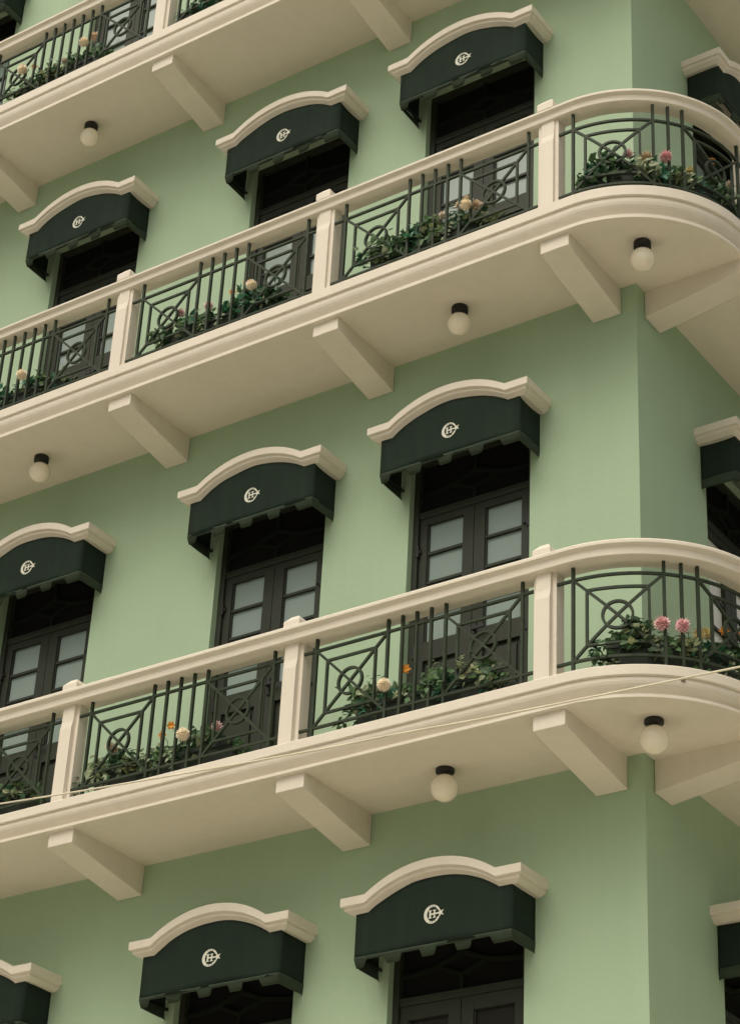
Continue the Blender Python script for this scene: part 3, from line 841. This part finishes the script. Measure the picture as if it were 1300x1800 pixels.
PL = [
 ('C0', tC, -1.60, -0.50, [(-1.66, .50), (-1.59, .63), (-1.45, .62), (-1.32, .60), (-1.20, .50), (-1.06, .60), (-0.90, .56), (-0.74, .60), (-0.55, .46), (-.45, .38)],
  [('cream', -1.434, .556), ('orange', -1.268, .628), ('pale', -.825, .496), ('pale', -.79, .51)],
  [(-1.64, .40, .70, 22, 0), (-1.70, .34, .71, 16, 3), (-0.78, .52, .72, 14, 4), (-0.70, .45, .72, 14, 4)],
  'behind the lower railing nearest the corner post, with one round cream bloom'),
 ('C1', tC, -3.80, -2.60, [(-3.86, .50), (-3.75, .57), (-3.55, .56), (-3.42, .50), (-3.30, .56), (-3.10, .55), (-2.95, .64), (-2.80, .60), (-2.62, .42)],
  [('cream', -3.062, .578), ('orange', -3.255, .614), ('orange', -3.187, .671), ('rose', -2.781, .566), ('pale', -3.726, .633), ('peach', -3.69, .60)],
  [(-3.98, .34, .71, 20, 3), (-3.90, .36, .70, 20, 0), (-3.50, .42, .71, 20, 2), (-3.42, .38, .71, 16, 2)],
  'behind the lower railing second from corner, with one cream and two orange blooms'),
 ('C2', tC, -5.60, -4.40, [(-5.6, .55), (-5.2, .60), (-4.9, .56), (-4.66, .62), (-4.5, .52), (-4.35, .42)], [],
  [(-4.75, .42, .71, 20, 0), (-4.60, .44, .70, 16, 1)],
  'behind the lower railing at the left photo edge, green leaves only'),
 ('Cc', tC, 0.22, 1.24, [(.12, .40), (.20, .50), (.33, .56), (.43, .65), (.52, .56), (.66, .52), (.75, .54), (.88, .52), (1.02, .57), (1.28, .62)],
  [('pink', .571, .576), ('pink', .717, .580), ('yellow', .908, .570), ('orange', 1.068, .633), ('orange', 1.266, .670), ('yellow', .85, .55)],
  [(.14, .40, .70, 30, 1), (.17, .33, .71, 30, 3), (.22, .30, .70, 20, 0), (.27, .28, .70, 14, 4)],
  'on the rounded corner of the lower balcony, with two pink blooms'),
 ('Bc', tB, 0.10, 1.46, [(.05, 4.10), (.15, 4.20), (.33, 4.31), (.45, 4.22), (.60, 4.14), (.75, 4.15), (.86, 4.16), (1.0, 4.12), (1.2, 4.24), (1.45, 4.30)],
  [('rose', .402, 4.239), ('tan', .547, 4.216), ('pink', .690, 4.217), ('yellow', .911, 4.176), ('orange', 1.148, 4.369), ('pale', 1.413, 4.317), ('tan', .52, 4.19)],
  [(.06, 4.03, .70, 20, 3), (.13, 4.10, .70, 20, 1)],
  'on the rounded corner of the upper balcony, pink and orange blooms'),
 ('B0', tB, -1.70, -0.70, [(-1.76, 4.08), (-1.60, 4.24), (-1.40, 4.20), (-1.22, 4.26), (-1.06, 4.30), (-.9, 4.24), (-.75, 4.20), (-.62, 4.08)],
  [('cream', -.93, 4.23), ('tan', -.836, 4.222), ('tan', -.913, 4.293), ('pale', -1.12, 4.245), ('tan', -.97, 4.27), ('pale', -.80, 4.20)],
  [(-1.76, 4.04, .71, 22, 1), (-1.72, 4.12, .70, 16, 3)],
  'behind the upper railing nearest the corner post, with several faded tan blooms'),
 ('B1', tB, -3.66, -2.56, [(-3.70, 4.14), (-3.62, 4.22), (-3.45, 4.25), (-3.30, 4.20), (-3.08, 4.24), (-2.95, 4.26), (-2.80, 4.30), (-2.6, 4.22), (-2.48, 4.10)],
  [('cream', -2.833, 4.254), ('orange', -2.883, 4.321), ('orange', -3.021, 4.279), ('rose', -3.25, 4.241), ('rose', -3.528, 4.277), ('pale', -3.623, 4.176)],
  [(-3.70, 4.10, .71, 22, 3), (-3.62, 4.06, .71, 20, 2)],
  'behind the upper railing second from the corner, pink, orange and cream blooms'),
 ('B2', tB, -5.70, -4.68, [(-5.7, 4.25), (-5.4, 4.24), (-5.15, 4.18), (-5.0, 4.27), (-4.85, 4.22), (-4.62, 4.13)],
  [('cream', -5.145, 4.24)], [(-4.62, 4.10, .71, 12, 4)],
  'behind the upper railing at the left photo edge, with one whitish bloom'),
 ('A2', tA, -5.80, -4.72, [(-5.85, 7.62), (-5.7, 7.68), (-5.5, 7.72), (-5.3, 7.74), (-5.1, 7.77), (-4.9, 7.74), (-4.68, 7.62)],
  [('cream', -5.012, 7.763), ('peach', -4.915, 7.828), ('orange', -5.626, 7.808), ('cream', -5.744, 7.79), ('pale', -5.25, 7.70)],
  [(-5.86, 7.58, .71, 18, 3)],
  'behind the topmost railing at upper left, with cream and peach blooms'),
 ('A1', tA, -3.90, -2.90, [(-3.95, 7.50), (-3.7, 7.58), (-3.5, 7.60), (-2.9, 7.58)], [('tan', -3.602, 7.585)], [],
  'behind the topmost railing at the upper photo edge, mostly cut off'),
]
for i, (k, t, a, b_, tops, fl, sp, lab) in enumerate(PL):
    c = k[1] == 'c'
    if not c:
        pass
    make_planter(a, b_, t, 'long dark planter box ' + lab.split(',')[0])
    make_flowers(100 + i, a, b_, t, tops, fl, 'leafy flowers ' + lab, sp)

# ------------------------------------------------------------------ cable crossing in front of the lower balcony
def cable():
    key = [(-7.6, 0.330), (-4.159, 0.013), (-1.869, -0.152), (-0.944, -0.200), (-0.159, -0.245), (1.269, -0.304), (4.2, -0.42)]
    mb = MB(); r = 0.0062; n = 8; P = []
    for i in range(len(key) - 1):
        p0, p1, p2, p3 = key[max(0, i - 1)], key[i], key[i + 1], key[min(len(key) - 1, i + 2)]
        for q in range(12):
            t = q / 12
            P.append(tuple(0.5 * ((2 * p1[j]) + (-p0[j] + p2[j]) * t + (2 * p0[j] - 5 * p1[j] + 4 * p2[j] - p3[j]) * t * t + (-p0[j] + 3 * p1[j] - 3 * p2[j] + p3[j]) * t ** 3) for j in (0, 1)))
    P.append(key[-1])
    for x, z in P:
        for k in range(n): mb.v.append((x, -1.3 + r * cos(2 * pi * k / n), z + r * sin(2 * pi * k / n)))
    for i in range(len(P) - 1):
        for k in range(n): mb.f.append((i * n + k, i * n + (k + 1) % n, (i + 1) * n + (k + 1) % n, (i + 1) * n + k))
    mb.m = [0] * len(mb.f); mb.sm = [True] * len(mb.f)
    return mb.build('overhead_cable', CABLE)
tag(cable(), 'thin beige cable strung in front of the lower balcony', 'cable')

# ------------------------------------------------------------------ added unseen buildings: they shade the low sky and darken pane reflections
def light_block(a, b, axis):
    root = empty('light_blocking_building', ((a[0] + b[0]) / 2, (a[1] + b[1]) / 2, GZ))
    L = root.location
    m = MB(); m.box((a[0] - L.x, a[1] - L.y, 0), (b[0] - L.x, b[1] - L.y, b[2] - GZ)); m.build('wall', STONE, root)
    return root
n1 = light_block((-42, -42, GZ), (-13, -32, 30), 0)
tag(n1, 'tall plain grey-green block, added out of view to darken pane reflections', 'building')
n2 = light_block((-60, -28, GZ), (30, -19, 2.2), 0)
n3 = light_block((9.5, -6, GZ), (20, 45, 3.5), 0)
tag(n3, 'long plain block, added out of view to shade the side wall', 'building')
tag(n2, 'lower plain block, added out of view to shade the lower storey', 'building')
